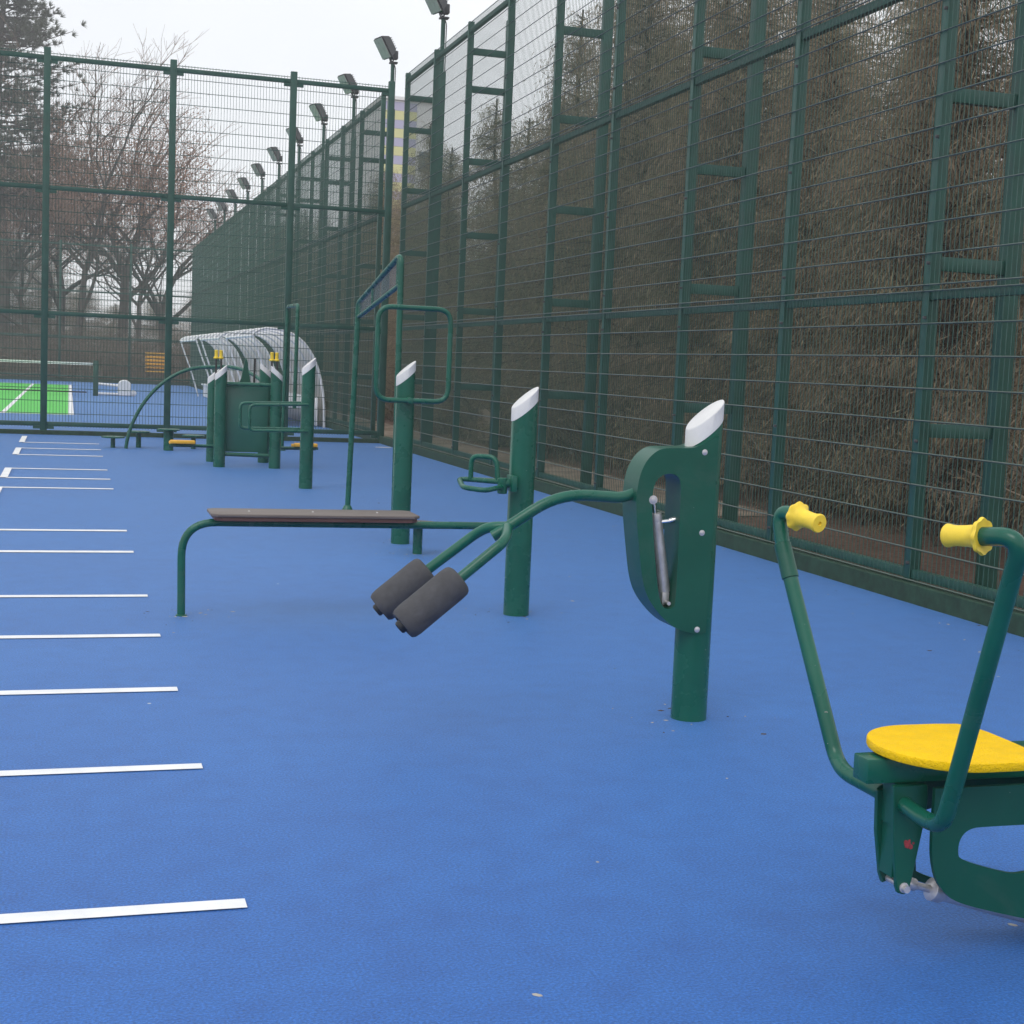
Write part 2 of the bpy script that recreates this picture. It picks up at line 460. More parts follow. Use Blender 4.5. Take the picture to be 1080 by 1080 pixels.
def cross_fence(y, xs, label, zr, brackets=True):
    F = thing('mesh_fence', label, 'fence', (xs[0], y, 0))
    sp = xs[1]-xs[0]
    for x in xs: post_mb(x, y, 6.25, .054, .04).build('post', M['fence'], F)
    for i in range(len(xs)-1):
        x0, x1 = xs[i], xs[i+1]
        me = panel_mesh(x1-x0, 'x'); me.v = [(a+x0, b+y+.05, c) for a, b, c in me.v]
        me.build('mesh_panel', M['wire'], F, angle=0)
        for z in zr: MB().box(x0+.055, x1-.055, y-.03, y+.03, z-.035, z+.035, .003).build('rail', M['fence'], F)
    if brackets:
        bs = MB().box(xs[0]+.055, xs[0]+.165, y-.028, y+.028, -.085, -.037).build('rail_bracket', M['fence'], F, angle=0)
        for x in xs:
            for z in zr:
                for dx in (0, -.220):
                    if (x == xs[-1] and dx == 0): continue
                    if x == xs[0] and z == zr[0] and dx == 0: bs.location = (0, 0, z); continue
                    c = bs.copy(); col.objects.link(c); c.parent = F; c.location = (x-xs[0]+dx, 0, z)
    return F
cross_fence(D, [-.389+1.99*k for k in (-3,-2,-1,0,1,2)] + [5.28], 'tall green mesh fence crossing between the exercise floor and the tennis court', RAILZ)
cross_fence(68.68, [-15.5+3.02*k for k in range(8)], 'thin distant mesh fence closing the far end of the tennis court', (.25, 2.0, 4.03, 6.09), False)

# floodlight columns outside the side fence, tied to it by rungs
ords = ['first','second','third','fourth','fifth','sixth','seventh','eighth','ninth','tenth','eleventh','twelfth','thirteenth','fourteenth','fifteenth','sixteenth']
CX = W + .575
def flood(y):
    F = thing('floodlight_pole', 'x', 'floodlight', (CX, y, 0), 'floodlight poles tied to the side fence')
    MB().box(CX-.055, CX+.055, y-.05, y+.05, -.04, 6.3, .005).build('column', M['fence'], F)
    MB().tube([(CX-.01,y,6.3),(CX-.01,y,7.16)], .038, 14).build('mast', M['fence'], F)
    for z in (1.12, 2.2, 3.27, 4.3, 5.3, 5.82):
        MB().box(W+.042, CX-.057, y-.03, y+.03, z-.045, z+.045, .003).build('rung', M['fence'], F)
    # cable and box on the mast
    MB().tube(fillet([(CX+.034,y-.03,6.0),(CX+.040,y-.03,7.1),(CX-.05,y-.02,7.22),(CX-.10,y,7.3)], .06), .009, 6).build('cable', M['black'], F)
    hd = V((CX-.15, y-.02, 7.47))
    # lamp head, tilted down towards the court
    R = Matrix.Translation(hd) @ Matrix.Rotation(math.radians(14), 4, 'Z') @ Matrix.Rotation(math.radians(58), 4, 'Y') @ Matrix.Scale(1.18, 4)
    bm = bmesh.new(); bmesh.ops.create_cube(bm, size=1)
    for v in bm.verts:
        top = v.co.z > 0
        v.co.x *= .38 if not top else .24; v.co.y *= .34 if not top else .24; v.co.z *= .17
    bmesh.ops.bevel(bm, geom=list(bm.edges), offset=.018, segments=2, affect='EDGES')
    hb = MB().bm(bm, R).build('lamp_housing', M['lamp_grey'], F, angle=35)
    bm = bmesh.new(); bmesh.ops.create_cube(bm, size=1)
    bmesh.ops.transform(bm, matrix=Matrix.Translation((0,0,-.089)) @ Matrix.Diagonal((.33,.29,.012,1)), verts=bm.verts)
    MB().bm(bm, R).build('glass', M['lamp_glass'], hb, angle=35)
    fins = MB()
    for k in range(6):
        bm = bmesh.new(); bmesh.ops.create_cube(bm, size=1)
        bmesh.ops.transform(bm, matrix=Matrix.Translation((-.09+.036*k,0,.096)) @ Matrix.Diagonal((.008,.2,.03,1)), verts=bm.verts)
        fins.bm(bm, R)
    fins.build('cooling_fins', M['lamp_grey'], hb, angle=35)
    MB().box(CX-.075, CX+.075, y-.065, y+.065, 7.16, 7.19, .004).build('mast_plate', M['lamp_grey'], F)
    MB().tube(fillet([(CX-.10,y-.14,7.40),(CX-.02,y-.13,7.2),(CX-.02,y+.13,7.2),(CX-.10,y+.12,7.40)], .05), .013, 8).build('bracket', M['lamp_grey'], F)
    MB().box(CX-.06, CX+.08, y-.075, y+.075, 7.24, 7.40, .02).build('gear_box', M['lamp_grey'], F)
    return F
f0 = flood(8.38)
f0['label'] = 'floodlight pole nearest the camera, first from the right edge, with rungs to the fence'
for i in range(1, 15):
    dup(f0, (CX, 8.38+4*i, 0), '%s floodlight pole from the near end, standing behind the green side fence' % ords[i])

# ------------------------------------------------------------------ gym machines
def slant_post(root, x, y, zc, r=.074, slope=.85, name='post', d=1):
    """round post with an obliquely cut white cap; d=-1 mirrors the slope"""
    mb = MB(); n = 32; vs = []; fs = []
    top = lambda dx: zc + d*slope*dx
    for k in range(n):
        a = 2*math.pi*k/n; dx, dy = r*math.cos(a), r*math.sin(a)
        vs += [(x+dx, y+dy, -.03), (x+dx, y+dy, top(dx))]
    for k in range(n):
        k2 = (k+1) % n; fs.append((2*k, 2*k2, 2*k2+1, 2*k+1))
    fs.append(tuple(2*k+1 for k in range(n)))
    mb.add(vs, fs); p = mb.build(name, M['green'], root, angle=50)
    cb = MB(); vs = []; fs = []; R = r+.0015
    lv = [(R, .0), (R, .070), (R-.002, .0745), (R-.006, .0765)]
    for rr, h in lv:
        for k in range(n):
            a = 2*math.pi*k/n; dx, dy = rr*math.cos(a), rr*math.sin(a)
            vs.append((x+dx, y+dy, zc + d*slope*dx + h))
    for j in range(len(lv)-1):
        for k in range(n):
            k2 = (k+1) % n; fs.append((j*n+k, j*n+k2, (j+1)*n+k2, (j+1)*n+k))
    fs.append(tuple(range((len(lv)-1)*n, len(lv)*n))); fs.append(tuple(reversed(range(n))))
    cb.add(vs, fs); cb.build('cap', M['white_cap'], p, angle=30)
    return p
def bolt(mb, x, y, z, ax, r=.009):
    mb.lathe((x,y,z), V((x,y,z))+V(ax), [(0,r*1.35),(.0015,r*1.35),(.0022,r*.95),(.004,r*.8),(.0048,r*.4)], 12)
def foot_ring(root, x, y, r):
    mb = MB(); n = 40; rr = random.Random(int(x*1000+y*77))
    vs = [(x,y,.0015)]
    for k in range(n):
        q = r*(1.12+.22*rr.random()); a = 2*math.pi*k/n
        vs.append((x+q*math.cos(a), y+q*math.sin(a), .0015))
    mb.add(vs, [(0,1+k,1+(k+1)%n) for k in range(n)])
    return mb

def chaikin(poly, keep=(), it=2):
    pts = [(p, i in keep) for i, p in enumerate(poly)]
    for _ in range(it):
        out = []
        n = len(pts)
        for i in range(n):
            (p, k) = pts[i]; q0 = pts[i-1][0]; q1 = pts[(i+1) % n][0]
            if k: out.append((p, True))
            else:
                out.append((tuple(.75*a+.25*b for a, b in zip(p, q0)), False))
                out.append((tuple(.75*a+.25*b for a, b in zip(p, q1)), False))
        pts = out
    return [p for p, k in pts]
# --- leg press / leg curl station with foam rollers
L = thing('leg_curl_machine', 'green leg curl machine with a slotted housing and two grey foam rollers', 'exercise machine', (2.475, 5.46, 0))
slant_post(L, 2.475, 5.46, 1.182)
outer = [(2.497,.372),(2.506,1.176),(2.47,1.158),(2.43,1.135),(2.40,1.123),(2.35,1.121),(2.27,1.120),(2.235,1.104),(2.205,1.075),(2.185,1.04),(2.172,1.0),(2.165,.95),(2.164,.90),(2.170,.83),(2.180,.76),(2.192,.68),(2.205,.60),(2.222,.543),(2.246,.50),(2.28,.458),(2.325,.415),(2.375,.386),(2.42,.372),(2.46,.367)]
slot = [(2.237,.833),(2.232,.90),(2.234,.958),(2.243,.985),(2.262,1.007),(2.29,1.018),(2.315,1.018),(2.338,1.008),(2.351,.985),(2.354,.941),(2.358,.49),(2.345,.473),(2.32,.468),(2.298,.482),(2.28,.53),(2.262,.64),(2.248,.745)]
hs = MB().prism_xz(chaikin(outer, (0,1)), 5.383, 5.537, hole=chaikin(slot)).build('housing', M['green_dark'], L, angle=45)
for x, z in ((2.448,1.107),(2.455,.781),(2.457,.385)):
    bm_ = MB(); bolt(bm_, x, 5.383, z, (0,-1,0)); bm_.build('bolt', M['steel'], hs)
b2 = MB(); b2.lathe((2.236,5.384,.912), (2.236,5.3,.912), [(0,.018),(.002,.018),(.0026,.011),(.007,.0105),(.008,.005)], 14); b2.build('pivot_bolt', M['steel'], hs)
pt = MB(); pt.tube([(2.280,5.46,.84),(2.335,5.46,.53)], .026, 16); pt = pt.build('damper', M['steel'], L)
q = MB(); q.tube([(2.266,5.46,.915),(2.282,5.46,.83)], .010, 12); q.build('damper_rod', M['chrome'], pt)
q = MB(); q.lathe((2.279,5.46,.85),(2.283,5.46,.82),[(0,.026),(.012,.028),(.03,.027),(.034,.021)],16); q.build('collar', M['steel'], pt)
q = MB(); q.tube([(2.29,5.45,.815),(2.34,5.44,.822),(2.385,5.43,.838)], .007, 8); q.lathe((2.335,5.44,.822),(2.385,5.43,.838),[(0,.010),(.02,.012),(.04,.010),(.05,.007)],10); q.build('adjuster', M['chrome'], pt)
q = MB(); q.box(2.318,2.352,5.435,5.485,.478,.535,.008); q.tube([(2.335,5.40,.49),(2.335,5.52,.49)], .008, 10); q.build('clevis', M['steel'], pt)
arm = MB(); arm.tube(fillet([(2.185,5.44,.935),(2.125,5.44,.914),(1.862,5.45,.926),(1.652,5.46,.785),(1.60,5.47,.75)], [.06,.13,.05]), .0225, 16)
arm = arm.build('arm', M['green'], L)
for (pts, nm) in (([(1.66,5.465,.79),(1.595,5.50,.785),(1.56,5.56,.752),(1.374,5.60,.598),(1.195,5.62,.444)], 'far'), ([(1.655,5.45,.788),(1.625,5.36,.764),(1.595,5.315,.742),(1.425,5.30,.607),(1.215,5.29,.436)], 'near')):
    fk = MB(); fk.tube(fillet(pts, [.04,.05,.05]), .0205, 14); fk = fk.build('fork', M['green'], arm)
    a, b_ = V(pts[3]), V(pts[4]); Ln = (b_-a).length
    ro = MB(); ro.lathe(a, b_, [(-.006,.024),(-.004,.050),(.002,.060),(.014,.066),(.04,.068),(Ln*.5,.0675),(Ln-.03,.068),(Ln-.006,.065),(Ln+.006,.057),(Ln+.007,.040),(Ln-.004,.036)], 28)
    ro = ro.build('foam_roller', M['foam'], L, angle=50)
    ec = MB(); ec.lathe(a, b_, [(Ln-.008,.026),(Ln+.018,.026),(Ln+.024,.021),(Ln+.020,.014)], 18); ec.build('end_cap', M['black'], ro)

# --- post 2: sit-up bench with its post
B = thing('sit_up_bench', 'green tube sit-up bench with a long grey brown board and a white capped post', 'exercise bench', (1.5, 7.96, 0))
slant_post(B, 2.484, 7.945, 1.175)
f = MB(); f.tube(fillet([(.600,8.0,-.02),(.592,8.0,.511),(2.42,7.95,.511)], [.19], 10), .0215, 14); f.build('frame', M['green'], B)
fr = MB(); fr.lathe((.6,8.0,0),(.6,8.0,1),[(0,.03),(.006,.029),(.008,.023)],16); fr.build('foot_flange', M['green'], B)
def board(x0, x1, y0, y1, c):
    return [(x0+c,y0),(x1-c,y0),(x1,y0+c),(x1,y1-c),(x1-c,y1),(x0+c,y1),(x0,y1-c),(x0,y0+c)]
pl = MB().prism_xy(board(.755,1.865,7.845,8.135,.035), .534, .5565, .004).build('lower_board', M['plank_low'], B, angle=30)
pu = MB().prism_xy(board(.735,1.875,7.83,8.15,.035), .557, .574, .004).build('board', M['plank_top'], B, angle=30)
for x in (.95,1.3,1.66):
    q = MB(); bolt(q, x, 7.99, .574, (0,0,1), .005); q.build('bolt', M['steel'], pu)
h = MB()
h.tube(fillet([(2.40,7.86,.765),(2.335,7.86,.765)], .01), .026, 14)
h.lathe((2.345,7.86,.705),(2.345,7.86,.9),[(0,.022),(.004,.028),(.085,.028),(.09,.022)],16)
h.build('pivot', M['green'], B)
h = MB(); h.tube(fillet([(2.345,7.85,.745),(2.20,7.70,.735),(2.10,7.80,.742),(2.155,8.10,.765),(2.345,7.93,.772)], .05), .0145, 12)
h.tube([(2.18,8.06,.768),(2.35,7.90,.768)], .0145, 12)
h.build('foot_loop', M['green'], B)
h = MB(); h.tube(fillet([(2.205,8.03,.765),(2.205,8.03,.905),(2.325,7.93,.905),(2.335,7.92,.765)], .05), .0145, 12); h.build('ankle_hoop', M['green'], B)
q = MB(); q.box(2.385,2.414,7.80,7.92,.72,.81,.004); q.build('mount_plate', M['green'], B)

# --- post 1: rounded rectangular loop
S1 = thing('stretching_post', 'green stretching post carrying a big rounded rectangular tube loop', 'exercise machine', (2.519, 11.2, 0))
slant_post(S1, 2.519, 11.2, 1.30)
h = MB(); h.tube(closed_round([(2.262,11.09,1.128),(2.262,11.09,1.842),(2.835,11.09,1.842),(2.835,11.09,1.128)], .11), .020, 14, caps=False); lp = h.build('loop', M['green'], S1)
h = MB(); h.tube([(2.535,11.09,1.128),(2.53,11.14,1.125)], .028, 14); h.lathe((2.535,11.066,1.128),(2.535,11.12,1.128),[(0,.02),(.004,.026),(.05,.026)],14); h.build('loop_clamp', M['green'], lp)
T = thing('step_stump', 'low green step stump with a round top near the bench end', 'step', (2.513, 10.58, 0))
MB().tube([(2.513,10.58,-.02),(2.513,10.58,.214)], .036, 18).build('stem', M['green'], T)
MB().lathe((2.513,10.58,.214),(2.513,10.58,1),[(0,.165),(.004,.17),(.018,.17),(.022,.165)],36).build('top_plate', M['plank_top'], T)

# --- sloping pull-up frame
P = thing('pull_up_frame', 'tall green pull-up frame with a sloping double bar between two poles', 'exercise machine', (2.53, 13.3, 0))
h = MB(); h.tube(fillet([(2.527,13.54,-.02),(2.572,13.54,1.955),(2.69,12.3,2.335),(2.705,12.3,-.02)], [.05,.10], 8), .026, 14); h.build('main_tube', M['green'], P)
h = MB(); h.tube([(2.574,13.51,1.83),(2.69,12.33,2.075)], .022, 12); h.build('lower_bar', M['green'], P)
for t in (.045, .36, .94):
    a = V((2.572,13.54,1.945)).lerp(V((2.69,12.3,2.325)), t); b_ = V((2.574,13.54,1.825)).lerp(V((2.69,12.3,2.08)), t)
    MB().tube([a, b_], .016, 10).build('spacer', M['green'], P)
a0, a1, b0, b1 = V((2.572,13.48,1.955)), V((2.69,12.36,2.30)), V((2.574,13.48,1.84)), V((2.69,12.36,2.07))
q = MB(); ex = V((.006,0,0)); q.add([a0-ex,a1-ex,b1-ex,b0-ex,a0+ex,a1+ex,b1+ex,b0+ex], [(0,1,2,3),(7,6,5,4),(0,4,5,1),(1,5,6,2),(2,6,7,3),(3,7,4,0)])
q.build('infill_sheet', M['blue_sheet'], P, angle=0)
h = MB(); h.lathe((2.527,13.54,0),(2.527,13.54,1),[(0,.055),(.02,.052),(.06,.034),(.065,.027)],20); h.build('foot_flange', M['green'], P)

# --- post 4 with two U bars
U = thing('dip_bar_post', 'green post with two U-shaped dip bars reaching left in front of the panel', 'exercise machine', (2.512, 16.0, 0))
slant_post(U, 2.512, 16.0, 1.30)
for y, xl, z in ((15.90, 1.872, 0), (16.16, 1.80, .01)):
    h = MB(); h.tube(fillet([(2.50,y,.925+z),(xl,y,.90+z),(xl,y,.625+z),(2.50,y,.635+z)], .055), .0165, 12); h.build('u_bar', M['green'], U)

# --- double stepper with panel between four posts
K = thing('double_stepper', 'green four-post stepper with a big panel, yellow pedals and yellow grips', 'exercise machine', (2.25, 19.4, 0))
slant_post(K, 1.855, 18.93, 1.165, .075); slant_post(K, 2.553, 18.87, 1.175, .075, d=-1)
slant_post(K, 1.846, 19.85, 1.10, .075); slant_post(K, 2.535, 19.87, 1.20, .075, d=-1)
MB().box(1.93, 2.47, 19.02, 19.06, .19, 1.05, .006).build('panel', M['panel_green'], K)
MB().tube([(1.90,18.95,1.065),(2.50,18.93,1.065)], .026, 14).build('rail', M['green'], K)
MB().tube([(1.90,18.95,.165),(2.50,18.93,.155)], .026, 14).build('rail', M['green'], K)
for x, tilt in ((1.835,-.01),(1.895,.01)):
    MB().tube([(x+tilt,19.3,1.0),(x,19.4,1.42)], .013, 10).build('handle_rod', M['black'], K)
for x, tilt in ((2.556,-.01),(2.62,.01)):
    MB().tube([(x+tilt,19.3,1.0),(x,19.4,1.42)], .013, 10).build('handle_rod', M['black'], K)
for x in (1.835,1.895,2.556,2.62):
    MB().lathe((x,19.4,1.37),(x,19.4,1.6),[(0,.022),(.01,.034,.10),(.022,.034,.10),(.03,.023),(.10,.022),(.112,.026),(.118,.016)],20).build('grip', M['yellow'], K)
for sgn, xa, xb, xp0, xp1 in ((-1, 1.80, 1.25, 1.25, 1.56), (1, 2.62, 3.15, 2.83, 3.13)):
    MB().tube([(xa,19.1,.255),(xb,19.1,.255)], .018, 10).build('pedal_bar', M['green'], K)
    MB().tube([(xa,19.3,.235),(xb,19.3,.235)], .018, 10).build('pedal_bar', M['green'], K)
    for y, z in ((19.06,.30),(19.30,.275)):
        MB().box(min(xp0,xp1), max(xp0,xp1), y-.06, y+.06, z-.022, z+.022, .012).build('pedal', M['pedal'], K)
q = MB().prism_xz([(2.12,1.05),(2.30,1.05),(2.27,1.12),(2.235,1.36),(2.22,1.40),(2.205,1.36),(2.16,1.13)], 19.38, 19.42).build('fin', M['green_dark'], K)
MB().tube([(2.33,19.4,1.03),(2.335,19.4,1.40)], .014, 10).build('fin_rod', M['black'], K)

# --- arch, stumps, tall handle
A = []
for k in range(31):
    t = k/30*.80*math.pi; cx = -math.cos(t)
    z = 1.265*max(0, 1-abs(cx)**2.05)**.60
    A.append((2.02+1.20*cx - .33*max(0, cx)**1.5, 22.18 - 2.2*max(0, (t-1.3)/1.2133)**1.2, z-.02 + .22*max(0, cx)))
o = MB().tube(A, .026, 12).build('balance_arch', M['green'], origin=(2.09,22.18,0)); tag(o, 'thin green tube arch bending over the floor behind the stepper', 'arch')
for x, y, hh, rs, rd, txt in ((.638,22.33,.165,.034,.17,'leftmost low green step stump with a pale round top, left of the arch foot'),
                              (1.011,22.48,.245,.038,.17,'narrow green step stump just right of the arch foot'),
                              (1.415,21.98,.315,.072,.165,'tallest and thickest green step stump in front of the cross fence post'),
                              (1.815,22.5,.205,.036,.17,'green step stump half hidden beside the stepper post')):
    T2 = thing('step_stump', txt, 'step', (x,y,0), 'step stumps by the arch')
    MB().tube([(x,y,-.02),(x,y,hh-.02)], rs, 18).build('stem', M['green'], T2)
    MB().lathe((x,y,hh-.02),(x,y,1),[(0,rd-.005),(.004,rd),(.018,rd),(.022,rd-.006)],32).build('top_plate', M['green'], T2)
H = thing('tall_handle_bar', 'tall narrow inverted U tube standing between the stepper and the cross fence', 'exercise machine', (3.2, 22.6, 0))
MB().tube(fillet([(3.165,22.6,-.02),(3.20,22.6,2.21),(3.085,20.8,2.17),(3.075,20.8,.72)], .09), .028, 12).build('tube', M['green'], H)
MB().lathe((3.165,22.6,0),(3.165,22.6,1),[(0,.06),(.02,.058),(.05,.034)],18).build('foot_flange', M['green'], H)

# --- rowing machine at the right edge
Rm = thing('rowing_machine', 'green rowing machine with a yellow seat and two yellow handle grips', 'exercise machine', (2.4, 3.1, 0))
MB().box(1.872, 2.86, 3.065, 3.135, .437, .499, .004).build('beam', M['green'], Rm)
seat = []
for k in range(25):
    a = math.pi/2 + math.pi*k/24; seat.append((2.085+.178*math.cos(a), 3.083+.190*math.sin(a)))
for x, y in ((2.18,2.893),(2.245,2.90),(2.272,2.935),(2.282,3.0),(2.285,3.083),(2.284,3.17),(2.275,3.235),(2.25,3.265),(2.19,3.273)): seat.append((x,y))
MB().prism_xy(seat, .505, .529, .006).build('seat', M['yellow_seat'], Rm, angle=40)
q = MB(); q.box(1.97, 2.86, 3.04, 3.16, .499, .5045); q.build('seat_plate', M['green_dark'], Rm, angle=0)
side = [(2.030,.436),(2.03,.30),(2.036,.25),(2.05,.205),(2.075,.172),(2.11,.145),(2.2,.118),(2.319,.087),(2.6,.02),(2.86,-.02),(2.86,.431)]
sslot = [(2.112,.252),(2.106,.275),(2.108,.30),(2.12,.32),(2.14,.330),(2.165,.333),(2.48,.331),(2.54,.30),(2.53,.24),(2.45,.222),(2.36,.217),(2.325,.212),(2.30,.208),(2.26,.207)]
side = chaikin(side, (0,9,10)); sslot = chaikin(sslot)
MB().prism_xz(side, 3.012, 3.024, hole=sslot).build('side_plate', M['green_dark'], Rm, angle=28)
MB().prism_xz([(x-.02, z) for x, z in side], 3.176, 3.188, hole=[(x-.02, z-(.095 if z < .26 else 0)-(.05*(x-2.3) if z < .26 else 0)) for x, z in sslot]).build('side_plate', M['green_dark'], Rm, angle=28)
MB().box(2.60, 2.85, 3.03, 3.17, -.03, .43, .004).build('support_post', M['green'], Rm)
q = MB(); q.prism_xz([(1.935,.436),(2.03,.436),(2.035,.40),(2.03,.35),(2.005,.20),(1.998,.168),(1.985,.160),(1.968,.165),(1.962,.18),(1.945,.30)], 3.046, 3.060, bev=.002)
q.build('swing_plate', M['green_dark'], Rm, angle=28)
q = MB(); q.prism_xz([(1.935,.405),(2.02,.405),(2.02,.35),(1.995,.20),(1.985,.172),(1.968,.165),(1.958,.19),(1.94,.30)], 3.118, 3.132, bev=.002)
q.build('swing_plate', M['green_dark'], Rm, angle=28)
q = MB(); q.box(1.950, 2.015, 3.0605, 3.1175, .33, .436); q.box(1.955,1.967,3.0605,3.1175,.20,.33); q.build('swing_core', M['green_dark'], Rm, angle=28)
q = MB()
for dx_, dz_, rr_ in ((0,0,.009),(.009,-.006,.006),(-.006,.007,.005),(.004,.010,.003),(.016,.003,.003)): q.lathe((1.985+dx_,3.046,.287+dz_),(1.985+dx_,3.0,.287+dz_),[(0,rr_,.12),(.0010+.0002*rr_*100,rr_,.12)],16)
q; q.build('red_decal', M['red_mark'], Rm)
dm = MB(); dm.tube([(2.00,3.09,.178),(2.10,3.09,.148)], .010, 12); dm.tube([(2.10,3.09,.150),(2.5,3.09,.03)], .024, 14); dm = dm.build('damper', M['steel'], Rm)
q = MB(); q.lathe((2.085,3.09,.153),(2.14,3.09,.135),[(0,.022),(.005,.029),(.03,.029),(.04,.024)],18); q.lathe((2.012,3.09,.175),(2.05,3.09,.163),[(0,.013),(.006,.017),(.03,.016),(.036,.011)],14); q.build('damper_collar', M['steel'], dm)
q = MB(); q.tube([(1.983,3.03,.178),(1.983,3.14,.178)], .009, 12); q.lathe((1.983,3.046,.178),(1.983,3.0,.178),[(0,.013),(.002,.013),(.0026,.009),(.006,.0085),(.007,.004)],12); q.build('pivot_bolt', M['steel'], dm)
grip_prof = [(.004,.023),(.001,.034,.03),(0,.0375,.05),(.004,.0395,.055),(.008,.039,.055),(.012,.033,.03),(.019,.0255),(.040,.0235),(.064,.0225),(.076,.0235),(.084,.0255),(.089,.026),(.0925,.0235),(.093,.006),(.087,.005)]
for pts, g0, g1, nm in (
    ([(1.970,3.05,.388),(1.965,2.94,.380),(1.945,2.845,.402),(1.915,2.63,.985),(1.902,2.575,1.106),(1.852,2.682,1.0935)], (1.8645,2.6555,1.0965), (1.822,2.752,1.087), 'near'),
    ([(1.955,3.13,.395),(1.935,3.28,.405),(1.945,3.345,.425),(1.885,3.60,.955),(1.882,3.629,1.052),(1.9055,3.536,1.040)], (1.9003,3.558,1.0428), (1.9258,3.457,1.0301), 'far')):
    hh = MB(); hh.tube(fillet(pts, [.05,.06,.13,.13], 12), .0205, 16); hh = hh.build('handlebar', M['green'], Rm)
    gp = MB(); gp.lathe(g0, g1, grip_prof, 48); gp.build('grip', M['yellow'], hh, angle=45)
    if nm == 'far':
        a, b_ = V(pts[3]), V(pts[2])
        q = MB(); q.lathe(a.lerp(b_, .16), V(pts[3])+V((0,.004,.01)), [(0,.0205),(.002,.0235),(.10,.0235),(.102,.0205)], 16); q.build('sleeve', M['green_dark'], hh)

# ------------------------------------------------------------------ tennis court things
def shelter(y0, y1, label):
    S = thing('team_shelter', label, 'shelter', (4.45, y0, 0), 'arched team shelters')
    prof = []
    for k in range(15):
        t = k/14; a = math.pi/2*t
        prof.append((3.95+1.27*math.cos(a)**.75 if k < 14 else 3.95, 2.03*math.sin(a)**.85 if k else 0.0))
    prof += [(3.83, 2.0), (3.72, 1.94), (3.66, 1.86)]
    n = len(prof)
    sh = MB(); vs = []; fs = []
    for yy in (y0, y1):
        for x, z in prof: vs.append((x, yy, z))
        for x, z in prof: vs.append((x-.012, yy, z-.014 if z > .1 else z))
    for i in range(n-1):
        fs.append((i, i+1, 2*n+i+1, 2*n+i)); fs.append((n+i+1, n+i, 3*n+i, 3*n+i+1))
    fs += [(n-1, 2*n-1, 4*n-1, 3*n-1), (0, 2*n, 3*n, n)]
    sh.add(vs, fs).build('roof_sheet', M['polycarb'], S, angle=60)
    m = max(2, round((y1-y0)/1.4))
    for k in range(m+1):
        yy = y0-.03 + (y1-y0+.06)*k/m
        MB().tube([(x-.03, yy, z) for x, z in prof], .026, 8).build('rib', M['shelter_white'], S)
    MB().tube([(3.66,y0,1.86),(3.66,y1,1.86)], .03, 8).build('front_beam', M['shelter_white'], S)
    MB().box(4.36, 4.80, y0+.1, y1-.1, .40, .45, .01).build('bench_seat', M['shelter_white'], S)
    MB().box(5.04, 5.06, y0+.1, y1-.1, .02, .62, .006).build('backrest', M['shelter_white'], S)
    for k in range(2*m):
        ya = y0+.12+(y1-y0-.24)*k/(2*m); yb_ = y0+.12+(y1-y0-.24)*(k+1)/(2*m)-.03
        MB().box(4.42, 4.44, ya, yb_, .02, .398, .003).build('bench_front', M['shelter_white'], S, angle=0)
    for yy in (y0-.03, y1+.03):
        MB().tube(fillet([(3.66,yy,1.86),(3.80,yy,1.45),(4.05,yy,.8),(4.28,yy,0)], .4, 6), .024, 8).build('front_post', M['shelter_white'], S)
    return S
shelter(30.8, 36.2, 'nearest and largest white arched team shelter beside the tennis court')
shelter(37.9, 43.4, 'middle white arched team shelter beside the tennis court')
shelter(45.1, 51.4, 'farthest white arched team shelter, at the left end of the row')

N = thing('tennis_net', 'tennis net with a white top band and dark posts across the green court', 'net', (-4, 48, 0))
MB().box(.74, .90, 47.94, 48.10, 0, 1.10, .01).build('net_post', M['fence'], N)
MB().box(-11.2, -11.05, 47.95, 48.08, 0, 1.10, .01).build('net_post', M['fence'], N)
nb = MB(); nb.box(-11.0, .72, 48.0, 48.03, .955, 1.03); nb.build('top_band', M['white_line'], N, angle=0)
nn = MB()
for i in range(int(11.7/.10)): nn.box(-11+.10*i, -11+.10*i+.004, 48.012, 48.018, .08, .955)
for i in range(9): nn.box(-11, .72, 48.010, 48.016, .10+.10*i, .104+.10*i)
nn.box(-11, .55, 48.0, 48.03, .085, .125)
nn.build('netting', M['net_black'], N, angle=0)
w = thing('net_base_frame', 'low white tubular frame with a rounded end box beside the net post', 'frame', (1.4, 48.7, 0))
MB().tube([(.92,48.75,.05),(2.0,48.75,.05)], .045, 10).build('tube', M['shelter_white'], w)
MB().tube([(.92,48.75,.36),(1.75,48.75,.31)], .045, 10).build('tube', M['shelter_white'], w)
q = []
for k in range(13): a = math.pi*k/12; q.append((1.72+.20*math.cos(a), .36+.16*math.sin(a)))
MB().prism_xz(q + [(1.52,.01),(1.92,.01)], 48.6, 48.9, bev=.02).build('end_box', M['shelter_white'], w)
MB().lathe((2.0,48.66,.10),(2.0,48.9,.10),[(0,.06),(.02,.10),(.16,.10),(.18,.06)],18).build('wheel', M['shelter_white'], w)

yb = thing('slatted_bench', 'yellow slatted bench behind the far fence of the court', 'bench', (4.0, 72, 0))
for k in range(5): MB().box(3.5, 4.68, 72.0+.03*k, 72.05+.03*k, .70+.16*k, .80+.16*k, .01).build('slat', M['pedal'], yb)
for x in (3.65, 4.5): MB().box(x-.04, x+.04, 72.2, 72.28, -.05, 1.48).build('bench_frame', M['bark'], yb, angle=0)
MB().box(3.5, 4.68, 71.5, 71.98, .52, .57, .01).build('seat', M['pedal'], yb)
for x in (3.65, 4.5): MB().box(x-.03, x+.03, 71.55, 71.62, -.05, .52).build('leg', M['bark'], yb, angle=0)

